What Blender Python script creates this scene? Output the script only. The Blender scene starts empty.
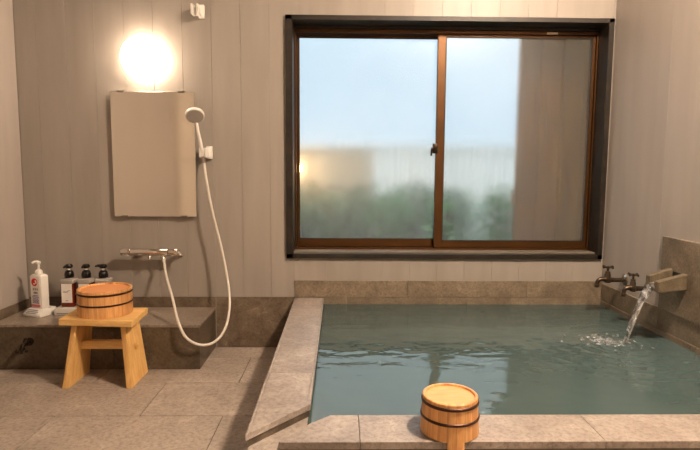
import bpy, bmesh, math, random
from mathutils import Vector, Matrix, noise
rnd = random.Random(7)
PI = math.pi
S = bpy.context.scene
COL = S.collection

# ------------------------------------------------------------------ camera, world, exposure
cam_d = bpy.data.cameras.new('camera')
cam_d.sensor_width = 36.0
cam_d.lens = 530.0 / 700.0 * 36.0
cam_d.clip_start = 0.02
cam = bpy.data.objects.new('camera', cam_d)
COL.objects.link(cam)
CAM_H = 0.878
pitch, yaw, roll = math.radians(5.69), math.radians(1.10), math.radians(0.36)
fw = Vector((math.sin(yaw) * math.cos(pitch), math.cos(yaw) * math.cos(pitch), -math.sin(pitch)))
rt = Vector((math.cos(yaw), -math.sin(yaw), 0))
up = rt.cross(fw)
r2 = rt * math.cos(roll) + up * math.sin(roll)
u2 = r2.cross(fw)
cam.matrix_world = Matrix(((r2.x, u2.x, -fw.x, 0), (r2.y, u2.y, -fw.y, 0), (r2.z, u2.z, -fw.z, CAM_H), (0, 0, 0, 1)))
S.camera = cam

world = bpy.data.worlds.new('overcast_sky')
S.world = world
world.use_nodes = True
wn = world.node_tree.nodes
wl = world.node_tree.links
wn['Background'].inputs['Strength'].default_value = 1.7
tc = wn.new('ShaderNodeTexCoord')
sx = wn.new('ShaderNodeSeparateXYZ')
wr = wn.new('ShaderNodeValToRGB')
wl.new(tc.outputs['Generated'], sx.inputs[0])
wl.new(sx.outputs['Z'], wr.inputs[0])
wr.color_ramp.elements[0].position = 0.22
wr.color_ramp.elements[0].color = (0.20, 0.255, 0.30, 1)
wr.color_ramp.elements[1].position = 0.75
wr.color_ramp.elements[1].color = (0.86, 0.95, 1.0, 1)
wl.new(wr.outputs[0], wn['Background'].inputs['Color'])

S.view_settings.view_transform = 'Standard'
S.view_settings.look = 'None'
S.view_settings.gamma = 1.0
S.view_settings.use_curve_mapping = False
S.view_settings.exposure = 1.05
LAMP_COLOR = (1.0, 0.765, 0.57)
LAMP_NEAR = 12.5      # globe beside the mirror
LAMP_FAR = 365.0       # globe on the ceiling above the bath

# ------------------------------------------------------------------ node helpers
def new_mat(name):
    m = bpy.data.materials.new(name)
    m.use_nodes = True
    nt = m.node_tree
    return m, nt, nt.nodes['Principled BSDF']

def lin(c):
    return tuple(((v / 255) / 12.92 if v / 255 <= 0.04045 else ((v / 255 + 0.055) / 1.055) ** 2.4) for v in c) + (1,)

def N(nt, kind, **kw):
    n = nt.nodes.new(kind)
    for k, v in kw.items():
        if k in n.inputs.keys():
            n.inputs[k].default_value = v
        else:
            setattr(n, k, v)
    return n

def ramp(nt, src, stops):
    r = nt.nodes.new('ShaderNodeValToRGB')
    els = r.color_ramp.elements
    while len(els) < len(stops):
        els.new(0.5)
    for e, (p, c) in zip(els, stops):
        e.position = p
        e.color = c if len(c) == 4 else tuple(c) + (1,)
    nt.links.new(src, r.inputs[0])
    return r

def mixc(nt, fac, a, b, blend='MIX'):
    m = nt.nodes.new('ShaderNodeMix')
    m.data_type = 'RGBA'
    m.blend_type = blend
    for sock, v in ((m.inputs[0], fac), (m.inputs[6], a), (m.inputs[7], b)):
        if hasattr(v, 'links'):
            nt.links.new(v, sock)
        else:
            sock.default_value = v
    return m.outputs[2]

def bump(nt, b, height, strength=0.2, dist=0.01):
    n = nt.nodes.new('ShaderNodeBump')
    n.inputs['Strength'].default_value = strength
    n.inputs['Distance'].default_value = dist
    nt.links.new(height, n.inputs['Height'])
    nt.links.new(n.outputs[0], b.inputs['Normal'])
    return n

def simple(name, rgb, rough=0.5, metal=0.0, spec=0.5, var=0.08, scale=20.0, **kw):
    m, nt, b = new_mat(name)
    t = N(nt, 'ShaderNodeTexCoord')
    n = N(nt, 'ShaderNodeTexNoise', Scale=scale, Detail=4.0)
    nt.links.new(t.outputs['Object'], n.inputs['Vector'])
    c = lin(rgb)
    lo = tuple(v * (1 - var) for v in c[:3]) + (1,)
    hi = tuple(min(1, v * (1 + var)) for v in c[:3]) + (1,)
    r = ramp(nt, n.outputs['Fac'], [(0.3, lo), (0.7, hi)])
    nt.links.new(r.outputs[0], b.inputs['Base Color'])
    b.inputs['Roughness'].default_value = rough
    b.inputs['Metallic'].default_value = metal
    b.inputs['Specular IOR Level'].default_value = spec
    for k, v in kw.items():
        b.inputs[k.replace('_', ' ')].default_value = v
    return m

def stone_mat(name, dark, mid, light, rough=0.4, scale=7.0, vein=0.5, spec=0.5, tint=0.25):
    m, nt, b = new_mat(name)
    L = nt.links.new
    t = N(nt, 'ShaderNodeTexCoord')
    g = N(nt, 'ShaderNodeNewGeometry')
    off = N(nt, 'ShaderNodeVectorMath', operation='SCALE')
    L(g.outputs['Random Per Island'], off.inputs['Scale'])
    off.inputs[0].default_value = (17.0, 9.0, 5.0)
    add = N(nt, 'ShaderNodeVectorMath', operation='ADD')
    L(t.outputs['Object'], add.inputs[0]); L(off.outputs[0], add.inputs[1])
    n1 = N(nt, 'ShaderNodeTexNoise', Scale=scale, Detail=8.0, Roughness=0.62, Distortion=0.6)
    n2 = N(nt, 'ShaderNodeTexNoise', Scale=scale * 14, Detail=5.0, Roughness=0.7)
    n3 = N(nt, 'ShaderNodeTexNoise', Scale=scale * 0.55, Detail=3.0, Distortion=1.6)
    for n in (n1, n2, n3):
        L(add.outputs[0], n.inputs['Vector'])
    base = ramp(nt, n1.outputs['Fac'], [(0.32, lin(dark)), (0.52, lin(mid)), (0.74, lin(light))])
    fine = ramp(nt, n2.outputs['Fac'], [(0.34, (0.55, 0.53, 0.5, 1)), (0.52, (1, 1, 1, 1)), (0.7, (1.18, 1.16, 1.14, 1))])
    c = mixc(nt, 0.8, base.outputs[0], fine.outputs[0], 'MULTIPLY')
    v = ramp(nt, n3.outputs['Fac'], [(0.488, (0, 0, 0, 1)), (0.5, (vein, vein, vein, 1)), (0.512, (0, 0, 0, 1))])
    br = ramp(nt, n1.outputs['Fac'], [(0.45, (0, 0, 0, 1)), (0.62, (1, 1, 1, 1))])
    vv = N(nt, 'ShaderNodeMath', operation='MULTIPLY')
    L(v.outputs[0], vv.inputs[0]); L(br.outputs[0], vv.inputs[1])
    c = mixc(nt, vv.outputs[0], c, lin(tuple(min(255, x + 55) for x in light)))
    isl = ramp(nt, g.outputs['Random Per Island'], [(0.0, (1 - tint,) * 3 + (1,)), (1.0, (1.0, 1.0, 1.0, 1))])
    c = mixc(nt, 1.0, c, isl.outputs[0], 'MULTIPLY')
    L(c, b.inputs['Base Color'])
    rr = N(nt, 'ShaderNodeMapRange')
    rr.inputs['To Min'].default_value = rough - 0.1
    rr.inputs['To Max'].default_value = rough + 0.14
    L(n1.outputs['Fac'], rr.inputs['Value'])
    L(rr.outputs[0], b.inputs['Roughness'])
    b.inputs['Specular IOR Level'].default_value = spec
    bump(nt, b, n2.outputs['Fac'], 0.22, 0.004)
    return m

def wood_mat(name, dark, light, rough=0.45, axis=(1.0, 9.0, 9.0), scale=6.0, staves=0, spec=0.4):
    m, nt, b = new_mat(name)
    L = nt.links.new
    t = N(nt, 'ShaderNodeTexCoord')
    mp = N(nt, 'ShaderNodeMapping')
    mp.inputs['Scale'].default_value = axis
    vec = t.outputs['Object']
    stave_col = None
    if staves:
        s = N(nt, 'ShaderNodeSeparateXYZ')
        L(vec, s.inputs[0])
        at = N(nt, 'ShaderNodeMath', operation='ARCTAN2')
        L(s.outputs['Y'], at.inputs[0]); L(s.outputs['X'], at.inputs[1])
        k = N(nt, 'ShaderNodeMath', operation='MULTIPLY')
        L(at.outputs[0], k.inputs[0]); k.inputs[1].default_value = staves / (2 * PI)
        fl = N(nt, 'ShaderNodeMath', operation='FLOOR')
        L(k.outputs[0], fl.inputs[0])
        wnz = N(nt, 'ShaderNodeTexWhiteNoise', noise_dimensions='1D')
        L(fl.outputs[0], wnz.inputs['W'])
        stave_col = ramp(nt, wnz.outputs['Value'], [(0.0, (0.74, 0.68, 0.62, 1)), (0.5, (0.92, 0.9, 0.88, 1)), (1.0, (1.08, 1.06, 1.04, 1))])
        fr = N(nt, 'ShaderNodeMath', operation='FRACT')
        L(k.outputs[0], fr.inputs[0])
        seam = ramp(nt, fr.outputs[0], [(0.0, (0.35, 0.3, 0.25, 1)), (0.035, (1, 1, 1, 1)), (0.965, (1, 1, 1, 1)), (1.0, (0.35, 0.3, 0.25, 1))])
        offv = N(nt, 'ShaderNodeVectorMath', operation='SCALE')
        offv.inputs[0].default_value = (3.0, 5.0, 2.0)
        L(wnz.outputs['Value'], offv.inputs['Scale'])
        ad = N(nt, 'ShaderNodeVectorMath', operation='ADD')
        L(vec, ad.inputs[0]); L(offv.outputs[0], ad.inputs[1])
        vec = ad.outputs[0]
    L(vec, mp.inputs['Vector'])
    n1 = N(nt, 'ShaderNodeTexNoise', Scale=scale, Detail=5.0, Roughness=0.55, Distortion=0.3)
    L(mp.outputs[0], n1.inputs['Vector'])
    n2 = N(nt, 'ShaderNodeTexNoise', Scale=scale * 6, Detail=3.0)
    L(mp.outputs[0], n2.inputs['Vector'])
    r = ramp(nt, n1.outputs['Fac'], [(0.3, lin(dark)), (0.5, lin(tuple((a + c) / 2 for a, c in zip(dark, light)))), (0.68, lin(light))])
    f = ramp(nt, n2.outputs['Fac'], [(0.35, (0.86, 0.82, 0.78, 1)), (0.6, (1, 1, 1, 1))])
    c = mixc(nt, 0.7, r.outputs[0], f.outputs[0], 'MULTIPLY')
    if staves:
        c = mixc(nt, 1.0, c, stave_col.outputs[0], 'MULTIPLY')
        c = mixc(nt, 0.7, c, seam.outputs[0], 'MULTIPLY')
    L(c, b.inputs['Base Color'])
    b.inputs['Roughness'].default_value = rough
    b.inputs['Specular IOR Level'].default_value = spec
    bump(nt, b, n2.outputs['Fac'], 0.08, 0.002)
    return m

# ------------------------------------------------------------------ materials
def wall_mat(name, a, b_, rough):
    m, nt, b = new_mat(name)
    L = nt.links.new
    t = N(nt, 'ShaderNodeTexCoord')
    g = N(nt, 'ShaderNodeNewGeometry')
    mp = N(nt, 'ShaderNodeMapping')
    mp.inputs['Scale'].default_value = (6.0, 6.0, 0.7)
    L(t.outputs['Object'], mp.inputs[0])
    n = N(nt, 'ShaderNodeTexNoise', Scale=2.5, Detail=5.0)
    L(mp.outputs[0], n.inputs['Vector'])
    r = ramp(nt, n.outputs['Fac'], [(0.3, lin(a)), (0.7, lin(b_))])
    isl = ramp(nt, g.outputs['Random Per Island'], [(0.0, (0.93, 0.93, 0.93, 1)), (1.0, (1, 1, 1, 1))])
    L(mixc(nt, 1.0, r.outputs[0], isl.outputs[0], 'MULTIPLY'), b.inputs['Base Color'])
    b.inputs['Roughness'].default_value = rough
    n2 = N(nt, 'ShaderNodeTexNoise', Scale=60.0, Detail=3.0)
    L(t.outputs['Object'], n2.inputs['Vector'])
    bump(nt, b, n2.outputs['Fac'], 0.05, 0.003)
    return m

M_BOARD = wall_mat('painted_board', (149, 141, 132), (159, 151, 142), 0.42)
M_PLASTER = wall_mat('pale_panel', (166, 157, 148), (174, 165, 156), 0.5)
M_CEIL = wall_mat('ceiling_panel', (150, 145, 136), (160, 155, 146), 0.7)
M_FLOOR = stone_mat('floor_stone', (156, 144, 131), (172, 158, 145), (186, 173, 159), rough=0.42, scale=5.0, vein=0.22, tint=0.12)
M_COPING = stone_mat('coping_stone', (130, 119, 111), (154, 143, 134), (172, 161, 152), rough=0.4, scale=6.0, vein=0.28, tint=0.08)
M_SKIRT = stone_mat('skirting_stone', (88, 74, 60), (116, 101, 84), (138, 122, 103), rough=0.45, scale=8.0, vein=0.35, tint=0.15)
M_WALLTILE = stone_mat('wall_tile_stone', (104, 92, 76), (130, 116, 98), (150, 136, 116), rough=0.42, scale=8.0, vein=0.2, tint=0.12)
M_BENCHST = stone_mat('bench_stone', (72, 61, 48), (94, 81, 65), (114, 100, 82), rough=0.4, scale=6.0, vein=0.2, tint=0.1)
M_BENCHTOP = stone_mat('bench_top_stone', (122, 110, 98), (146, 133, 119), (166, 152, 137), rough=0.33, scale=6.0, vein=0.3, tint=0.05)
M_ROUGHCUT = stone_mat('sawn_stone_edge', (60, 52, 40), (88, 76, 60), (118, 104, 86), rough=0.7, scale=14.0, vein=0.1, tint=0.1)
M_SPOUTSTONE = stone_mat('worn_spout_stone', (76, 66, 50), (102, 90, 71), (124, 111, 90), rough=0.6, scale=18.0, vein=0.1, tint=0.1)
M_GROUT = simple('dark_grout', (62, 54, 45), 0.8, var=0.15)
M_CASING = wood_mat('dark_stained_casing', (24, 19, 14), (46, 38, 29), 0.45, axis=(2, 2, 2), scale=9.0)
M_SASH = simple('bronze_aluminium_sash', (82, 52, 21), 0.38, metal=0.6, var=0.12, scale=8.0)
M_RUBBER = simple('dark_rubber', (24, 20, 17), 0.6, var=0.1)
M_DARKMETAL = simple('dark_bronze_metal', (48, 36, 28), 0.35, metal=0.7, var=0.2)
M_TAP = simple('aged_brass_tap', (88, 74, 60), 0.32, metal=0.9, var=0.25, scale=60)
M_TAPPLATE = simple('worn_chrome_flange', (176, 164, 148), 0.25, metal=1.0, var=0.1)
M_CHROME = simple('polished_chrome', (225, 220, 214), 0.10, metal=1.0, var=0.03)
M_CHROMED = simple('brushed_chrome', (170, 160, 150), 0.28, metal=1.0, var=0.05)
M_WHITE = simple('white_plastic', (226, 222, 214), 0.35, var=0.02)
M_WHITEHOSE = simple('pale_hose', (205, 198, 186), 0.35, var=0.02)
M_NOZZLE = simple('grey_nozzle_plate', (168, 160, 150), 0.5, var=0.1, scale=200)
M_STOOL = wood_mat('pale_cypress', (216, 168, 100), (240, 200, 132), 0.5, axis=(1.2, 14, 14), scale=5.0)
M_STOOLV = wood_mat('pale_cypress_upright', (214, 164, 96), (238, 196, 128), 0.5, axis=(14, 14, 1.2), scale=5.0)
M_BUCKET = wood_mat('sawara_staves', (206, 146, 88), (238, 190, 128), 0.42, axis=(9, 9, 0.8), scale=8.0, staves=20)
M_BUCKETD = wood_mat('bucket_bottom_board', (226, 150, 96), (234, 166, 112), 0.42, axis=(1.0, 7, 9), scale=5.0)
M_HOOP = simple('dark_copper_hoop', (62, 34, 22), 0.4, metal=0.5, var=0.2, scale=40)
M_MIRROR = simple('misted_mirror', (236, 231, 222), 0.09, metal=1.0, var=0.02, scale=3)
M_MIRROREDGE = simple('mirror_edge', (160, 168, 160), 0.2, metal=0.3, var=0.03)
M_BLACK = simple('glossy_black_plastic', (16, 13, 12), 0.22, var=0.1)
M_LABEL = simple('white_paper_label', (236, 230, 222), 0.6, var=0.02)
M_RED = simple('red_print', (206, 32, 36), 0.5, var=0.04)
M_PINK = simple('pink_print', (216, 120, 132), 0.5, var=0.04)
M_INK = simple('dark_ink', (40, 34, 34), 0.6, var=0.1)
M_GREYINK = simple('grey_ink', (138, 128, 126), 0.6, var=0.1)
M_BLUEINK = simple('blue_grey_ink', (118, 116, 150), 0.6, var=0.1)
M_STICKER = simple('pale_sticker', (224, 206, 176), 0.5, var=0.05)

def amber_mat():
    m, nt, b = new_mat('amber_liquid_bottle')
    t = N(nt, 'ShaderNodeTexCoord')
    n = N(nt, 'ShaderNodeTexNoise', Scale=15.0)
    nt.links.new(t.outputs['Object'], n.inputs['Vector'])
    r = ramp(nt, n.outputs['Fac'], [(0.3, lin((96, 30, 14))), (0.7, lin((128, 46, 22)))])
    nt.links.new(r.outputs[0], b.inputs['Base Color'])
    b.inputs['Roughness'].default_value = 0.12
    b.inputs['Transmission Weight'].default_value = 0.25
    b.inputs['Coat Weight'].default_value = 0.4
    return m
M_AMBER = amber_mat()

def clear_mat():
    m, nt, b = new_mat('clear_bottle_plastic')
    t = N(nt, 'ShaderNodeTexCoord')
    n = N(nt, 'ShaderNodeTexNoise', Scale=9.0)
    nt.links.new(t.outputs['Object'], n.inputs['Vector'])
    r = ramp(nt, n.outputs['Fac'], [(0.3, (0.8, 0.74, 0.68, 1)), (0.7, (0.86, 0.8, 0.74, 1))])
    nt.links.new(r.outputs[0], b.inputs['Base Color'])
    b.inputs['Roughness'].default_value = 0.15
    b.inputs['Transmission Weight'].default_value = 0.6
    b.inputs['IOR'].default_value = 1.2
    return m
M_CLEAR = clear_mat()

def lamp_mat(name, strength, a=LAMP_COLOR):
    m, nt, b = new_mat(name)
    t = N(nt, 'ShaderNodeTexCoord')
    n = N(nt, 'ShaderNodeTexNoise', Scale=3.0)
    nt.links.new(t.outputs['Object'], n.inputs['Vector'])
    r = ramp(nt, n.outputs['Fac'], [(0.3, a + (1,)), (0.7, (a[0], a[1] * 1.03, a[2] * 1.05, 1))])
    nt.links.new(r.outputs[0], b.inputs['Emission Color'])
    b.inputs['Emission Strength'].default_value = strength
    b.inputs['Base Color'].default_value = (0.9, 0.88, 0.84, 1)
    b.inputs['Roughness'].default_value = 0.3
    return m
M_GLOBE = lamp_mat('lit_opal_globe', LAMP_NEAR)
M_GLOBE2 = lamp_mat('lit_opal_globe_bright', LAMP_FAR)
M_LANTERN = lamp_mat('lit_garden_lantern', 420.0, (1.0, 0.55, 0.2))

def glass_mat():
    m, nt, b = new_mat('misted_window_glass')
    L = nt.links.new
    t = N(nt, 'ShaderNodeTexCoord')
    mp = N(nt, 'ShaderNodeMapping')
    mp.inputs['Scale'].default_value = (46.0, 20.0, 3.0)
    L(t.outputs['Object'], mp.inputs[0])
    runs = N(nt, 'ShaderNodeTexNoise', Scale=1.0, Detail=4.0, Roughness=0.6)
    L(mp.outputs[0], runs.inputs['Vector'])
    drops = N(nt, 'ShaderNodeTexVoronoi', Scale=130.0)
    L(t.outputs['Object'], drops.inputs['Vector'])
    big = N(nt, 'ShaderNodeTexNoise', Scale=3.0, Detail=3.0)
    L(t.outputs['Object'], big.inputs['Vector'])
    grain = N(nt, 'ShaderNodeTexNoise', Scale=110.0, Detail=2.0)
    L(t.outputs['Object'], grain.inputs['Vector'])
    blend = mixc(nt, 0.5, runs.outputs['Fac'], grain.outputs['Fac'])
    r = ramp(nt, blend, [(0.38, (0.175,) * 3 + (1,)), (0.62, (0.27,) * 3 + (1,))])
    L(r.outputs[0], b.inputs['Roughness'])
    c = ramp(nt, big.outputs['Fac'], [(0.3, (0.90, 0.93, 0.93, 1)), (0.7, (0.97, 0.98, 0.98, 1))])
    L(c.outputs[0], b.inputs['Base Color'])
    b.inputs['Transmission Weight'].default_value = 0.98
    b.inputs['IOR'].default_value = 1.33
    d = ramp(nt, drops.outputs['Distance'], [(0.0, (1, 1, 1, 1)), (0.45, (0, 0, 0, 1))])
    bump(nt, b, d.outputs[0], 0.025, 0.002)
    mist = N(nt, 'ShaderNodeBsdfTranslucent')
    mist.inputs['Color'].default_value = (0.86, 0.90, 0.90, 1)
    mx_ = N(nt, 'ShaderNodeMixShader')
    fog = ramp(nt, blend, [(0.38, (0.040,) * 3 + (1,)), (0.62, (0.078,) * 3 + (1,))])
    L(fog.outputs[0], mx_.inputs[0]); L(b.outputs[0], mx_.inputs[1]); L(mist.outputs[0], mx_.inputs[2])
    L(mx_.outputs[0], nt.nodes['Material Output'].inputs['Surface'])
    return m
M_GLASS = glass_mat()

def water_mat():
    m, nt, b = new_mat('cloudy_spring_water')
    L = nt.links.new
    t = N(nt, 'ShaderNodeTexCoord')
    n0 = N(nt, 'ShaderNodeTexNoise', Scale=1.6, Detail=2.0)
    L(t.outputs['Object'], n0.inputs['Vector'])
    r = ramp(nt, n0.outputs['Fac'], [(0.3, lin((62, 77, 75))), (0.7, lin((70, 87, 86)))])
    L(r.outputs[0], b.inputs['Base Color'])
    b.inputs['Roughness'].default_value = 0.03
    b.inputs['IOR'].default_value = 1.34
    b.inputs['Transmission Weight'].default_value = 0.12
    mp = N(nt, 'ShaderNodeMapping')
    mp.inputs['Scale'].default_value = (1.0, 1.7, 1.0)
    L(t.outputs['Object'], mp.inputs[0])
    n1 = N(nt, 'ShaderNodeTexNoise', Scale=9.0, Detail=2.0, Roughness=0.45, Distortion=0.6)
    L(mp.outputs[0], n1.inputs['Vector'])
    bump(nt, b, n1.outputs['Fac'], 0.07, 0.02)
    return m
M_WATER = water_mat()

def stream_mat():
    m, nt, b = new_mat('falling_water')
    L = nt.links.new
    t = N(nt, 'ShaderNodeTexCoord')
    mp = N(nt, 'ShaderNodeMapping')
    mp.inputs['Scale'].default_value = (90.0, 90.0, 10.0)
    L(t.outputs['Object'], mp.inputs[0])
    n = N(nt, 'ShaderNodeTexNoise', Scale=1.0, Detail=3.0)
    L(mp.outputs[0], n.inputs['Vector'])
    r = ramp(nt, n.outputs['Fac'], [(0.35, (0.82, 0.86, 0.9, 1)), (0.65, (1, 1, 1, 1))])
    L(r.outputs[0], b.inputs['Base Color'])
    tr = ramp(nt, n.outputs['Fac'], [(0.45, (1, 1, 1, 1)), (0.70, (0.6, 0.6, 0.6, 1))])
    L(tr.outputs[0], b.inputs['Transmission Weight'])
    b.inputs['Roughness'].default_value = 0.08
    b.inputs['IOR'].default_value = 1.33
    bump(nt, b, n.outputs['Fac'], 0.25, 0.003)
    return m
M_STREAM = stream_mat()

M_FENCE = wood_mat('weathered_fence_boards', (94, 64, 22), (126, 90, 40), 0.7, axis=(10, 10, 0.8), scale=3.0)
M_NEIGHBOUR = simple('pale_render', (246, 247, 247), 0.8, var=0.03, scale=2)
M_TANWALL = simple('grey_beige_render', (186, 180, 164), 0.8, var=0.06, scale=2)
M_SOIL = simple('mossy_ground', (40, 66, 28), 0.9, var=0.3, scale=6)
M_BARK = simple('grey_brown_bark', (78, 64, 50), 0.8, var=0.25, scale=30)
M_LEAF = [simple('dark_leaf', (20, 74, 20), 0.55, var=0.3, scale=9),
          simple('mid_leaf', (30, 96, 26), 0.55, var=0.3, scale=9),
          simple('pale_leaf', (122, 146, 92), 0.55, var=0.25, scale=9)]

# ------------------------------------------------------------------ mesh helpers
class MB:
    def __init__(self):
        self.bm = bmesh.new()

    def poly_prism(self, pts, z0, z1, bevel=0.0):
        bm = self.bm
        a = [bm.verts.new((x, y, z0)) for x, y in pts]
        b = [bm.verts.new((x, y, z1)) for x, y in pts]
        n = len(pts)
        fs = [bm.faces.new(a[::-1]), bm.faces.new(b)]
        for i in range(n):
            fs.append(bm.faces.new((a[i], a[(i + 1) % n], b[(i + 1) % n], b[i])))
        if bevel:
            es = list({e for f in fs for e in f.edges})
            bmesh.ops.bevel(bm, geom=es, offset=bevel, segments=2, affect='EDGES', profile=0.5)
        return self

    def hexa(self, c, bevel=0.0, seg=2):
        """eight corners: bottom ring then top ring, counter-clockwise from above"""
        bm = self.bm
        v = [bm.verts.new(p) for p in c]
        fs = [bm.faces.new((v[3], v[2], v[1], v[0])), bm.faces.new((v[4], v[5], v[6], v[7]))]
        for i in range(4):
            j = (i + 1) % 4
            fs.append(bm.faces.new((v[i], v[j], v[4 + j], v[4 + i])))
        if bevel:
            es = list({e for f in fs for e in f.edges})
            bmesh.ops.bevel(bm, geom=es, offset=bevel, segments=seg, affect='EDGES', profile=0.5)
        return self

    def box(self, x0, x1, y0, y1, z0, z1, bevel=0.0, seg=2):
        return self.hexa([(x0, y0, z0), (x1, y0, z0), (x1, y1, z0), (x0, y1, z0),
                          (x0, y0, z1), (x1, y0, z1), (x1, y1, z1), (x0, y1, z1)], bevel, seg)

    def lathe(self, origin, axis, prof, n=32, close=True):
        o = Vector(origin)
        q = Vector((0, 0, 1)).rotation_difference(Vector(axis).normalized())
        bm = self.bm
        rings = []
        for r, z in prof:
            if r < 1e-6:
                rings.append([bm.verts.new(o + q @ Vector((0, 0, z)))])
            else:
                rings.append([bm.verts.new(o + q @ Vector((r * math.cos(2 * PI * k / n), r * math.sin(2 * PI * k / n), z))) for k in range(n)])
        for a, b in zip(rings, rings[1:]):
            for k in range(n):
                k2 = (k + 1) % n
                if len(a) == 1 and len(b) == 1:
                    continue
                if len(a) == 1:
                    bm.faces.new((a[0], b[k2], b[k]))
                elif len(b) == 1:
                    bm.faces.new((a[k], a[k2], b[0]))
                else:
                    bm.faces.new((a[k], a[k2], b[k2], b[k]))
        if close:
            for rg in (rings[0][::-1], rings[-1]):
                if len(rg) > 1:
                    bm.faces.new(rg)
        return self

    def ring(self, origin, axis, R0, r, n=48, m=8, squash=1.0):
        o = Vector(origin)
        q = Vector((0, 0, 1)).rotation_difference(Vector(axis).normalized())
        bm = self.bm
        rows = []
        for i in range(n):
            a = 2 * PI * i / n
            rows.append([bm.verts.new(o + q @ Vector(((R0 + r * math.cos(b)) * math.cos(a), (R0 + r * math.cos(b)) * math.sin(a), r * squash * math.sin(b))))
                         for b in [2 * PI * k / m for k in range(m)]])
        for i in range(n):
            A, B = rows[i], rows[(i + 1) % n]
            for k in range(m):
                bm.faces.new((A[k], B[k], B[(k + 1) % m], A[(k + 1) % m]))
        return self

    def tube(self, pts, rad, n=12, smooth=0):
        P = [Vector(p) for p in pts]
        Rr = list(rad) if hasattr(rad, '__len__') else [rad] * len(P)
        for _ in range(smooth):                       # Catmull-Rom resample
            Q, W = [], []
            for i in range(len(P) - 1):
                p0, p1, p2, p3 = P[max(i - 1, 0)], P[i], P[i + 1], P[min(i + 2, len(P) - 1)]
                for s in range(6):
                    u = s / 6
                    Q.append(0.5 * ((2 * p1) + (p2 - p0) * u + (2 * p0 - 5 * p1 + 4 * p2 - p3) * u * u + (3 * p1 - p0 - 3 * p2 + p3) * u ** 3))
                    W.append(Rr[i] * (1 - u) + Rr[i + 1] * u)
            Q.append(P[-1]); W.append(Rr[-1])
            P, Rr = Q, W
        bm = self.bm
        rings, ref = [], None
        for i, p in enumerate(P):
            t = (P[min(i + 1, len(P) - 1)] - P[max(i - 1, 0)]).normalized()
            if ref is None:
                ref = t.orthogonal().normalized()
            ref = (ref - t * ref.dot(t)).normalized()
            b = t.cross(ref)
            rings.append([bm.verts.new(p + (ref * math.cos(2 * PI * k / n) + b * math.sin(2 * PI * k / n)) * Rr[i]) for k in range(n)])
        for a, b in zip(rings, rings[1:]):
            for k in range(n):
                bm.faces.new((a[k], a[(k + 1) % n], b[(k + 1) % n], b[k]))
        bm.faces.new(rings[0][::-1]); bm.faces.new(rings[-1])
        return self

    def ball(self, c, r, scale=(1, 1, 1), sub=2):
        res = bmesh.ops.create_icosphere(self.bm, subdivisions=sub, radius=r)
        for v in res['verts']:
            v.co = Vector(c) + Vector((v.co.x * scale[0], v.co.y * scale[1], v.co.z * scale[2]))
        return self

    def build(self, name, mat, parent=None, smooth=False, rel=None):
        bmesh.ops.recalc_face_normals(self.bm, faces=self.bm.faces)
        me = bpy.data.meshes.new(name)
        self.bm.to_mesh(me)
        self.bm.free()
        if smooth:
            for p in me.polygons:
                p.use_smooth = True
            me.set_sharp_from_angle(angle=math.radians(38))
        o = bpy.data.objects.new(name, me)
        me.materials.append(mat)
        COL.objects.link(o)
        base = rel
        if parent is not None:
            o.parent = parent
            r = parent
            while r.parent is not None:
                r = r.parent
            base = r.location
        if base is not None:
            me.transform(Matrix.Translation(-Vector(base)))
            if parent is None:
                o.location = base
        return o

def tag(o, label=None, cat=None, group=None, kind=None):
    if label: o['label'] = label
    if cat: o['category'] = cat
    if group: o['group'] = group
    if kind: o['kind'] = kind
    return o

def empty(name, loc):
    o = bpy.data.objects.new(name, None)
    o.location = loc
    o.empty_display_size = 0.05
    COL.objects.link(o)
    return o

def copy_tree(o, parent=None):
    c = o.copy()
    COL.objects.link(c)
    c.parent = parent
    for ch in list(o.children):
        copy_tree(ch, c)
    return c

# ------------------------------------------------------------------ the room
XL, XR, YB, YF, ZC = -1.535, 1.318, 2.600, -0.75, 2.25
WX0, WX1, WZ0, WZ1 = -0.262, 1.306, 0.455, 1.615       # window opening outline
SKZ, TUBZ = 0.256, 0.340

mb = MB().box(XL - 0.1, XR + 0.1, YF - 0.1, YB + 0.1, -0.15, -0.004)     # bed with grout showing in the joints
rows = [1.845 + 0.3 * k for k in range(-9, 4)]
for i, y in enumerate(rows):
    x = -0.42 - 0.6 * 3 + (0.3 if (i % 2) else 0.0)
    while x < XR + 0.05:
        x0, x1 = max(x + 0.0018, XL), min(x + 0.5982, XR)
        y0, y1 = max(y + 0.0018, YF), min(y + 0.2982, YB)
        if x1 - x0 > 0.01 and y1 - y0 > 0.01:
            mb.box(x0, x1, y0, y1, -0.006, 0.0, 0.0008, 1)
        x += 0.6
fl = mb.build('floor', M_FLOOR)
fl.data.materials.append(M_GROUT)
for p in fl.data.polygons:
    if p.center.z < -0.0045 or p.index < 6:
        p.material_index = 1
tag(fl, kind='structure')

cl = MB().box(XL - 0.1, XR + 0.1, YF - 0.1, YB + 0.14, ZC, ZC + 0.08).build('ceiling', M_CEIL)
tag(cl, kind='structure')

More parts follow.
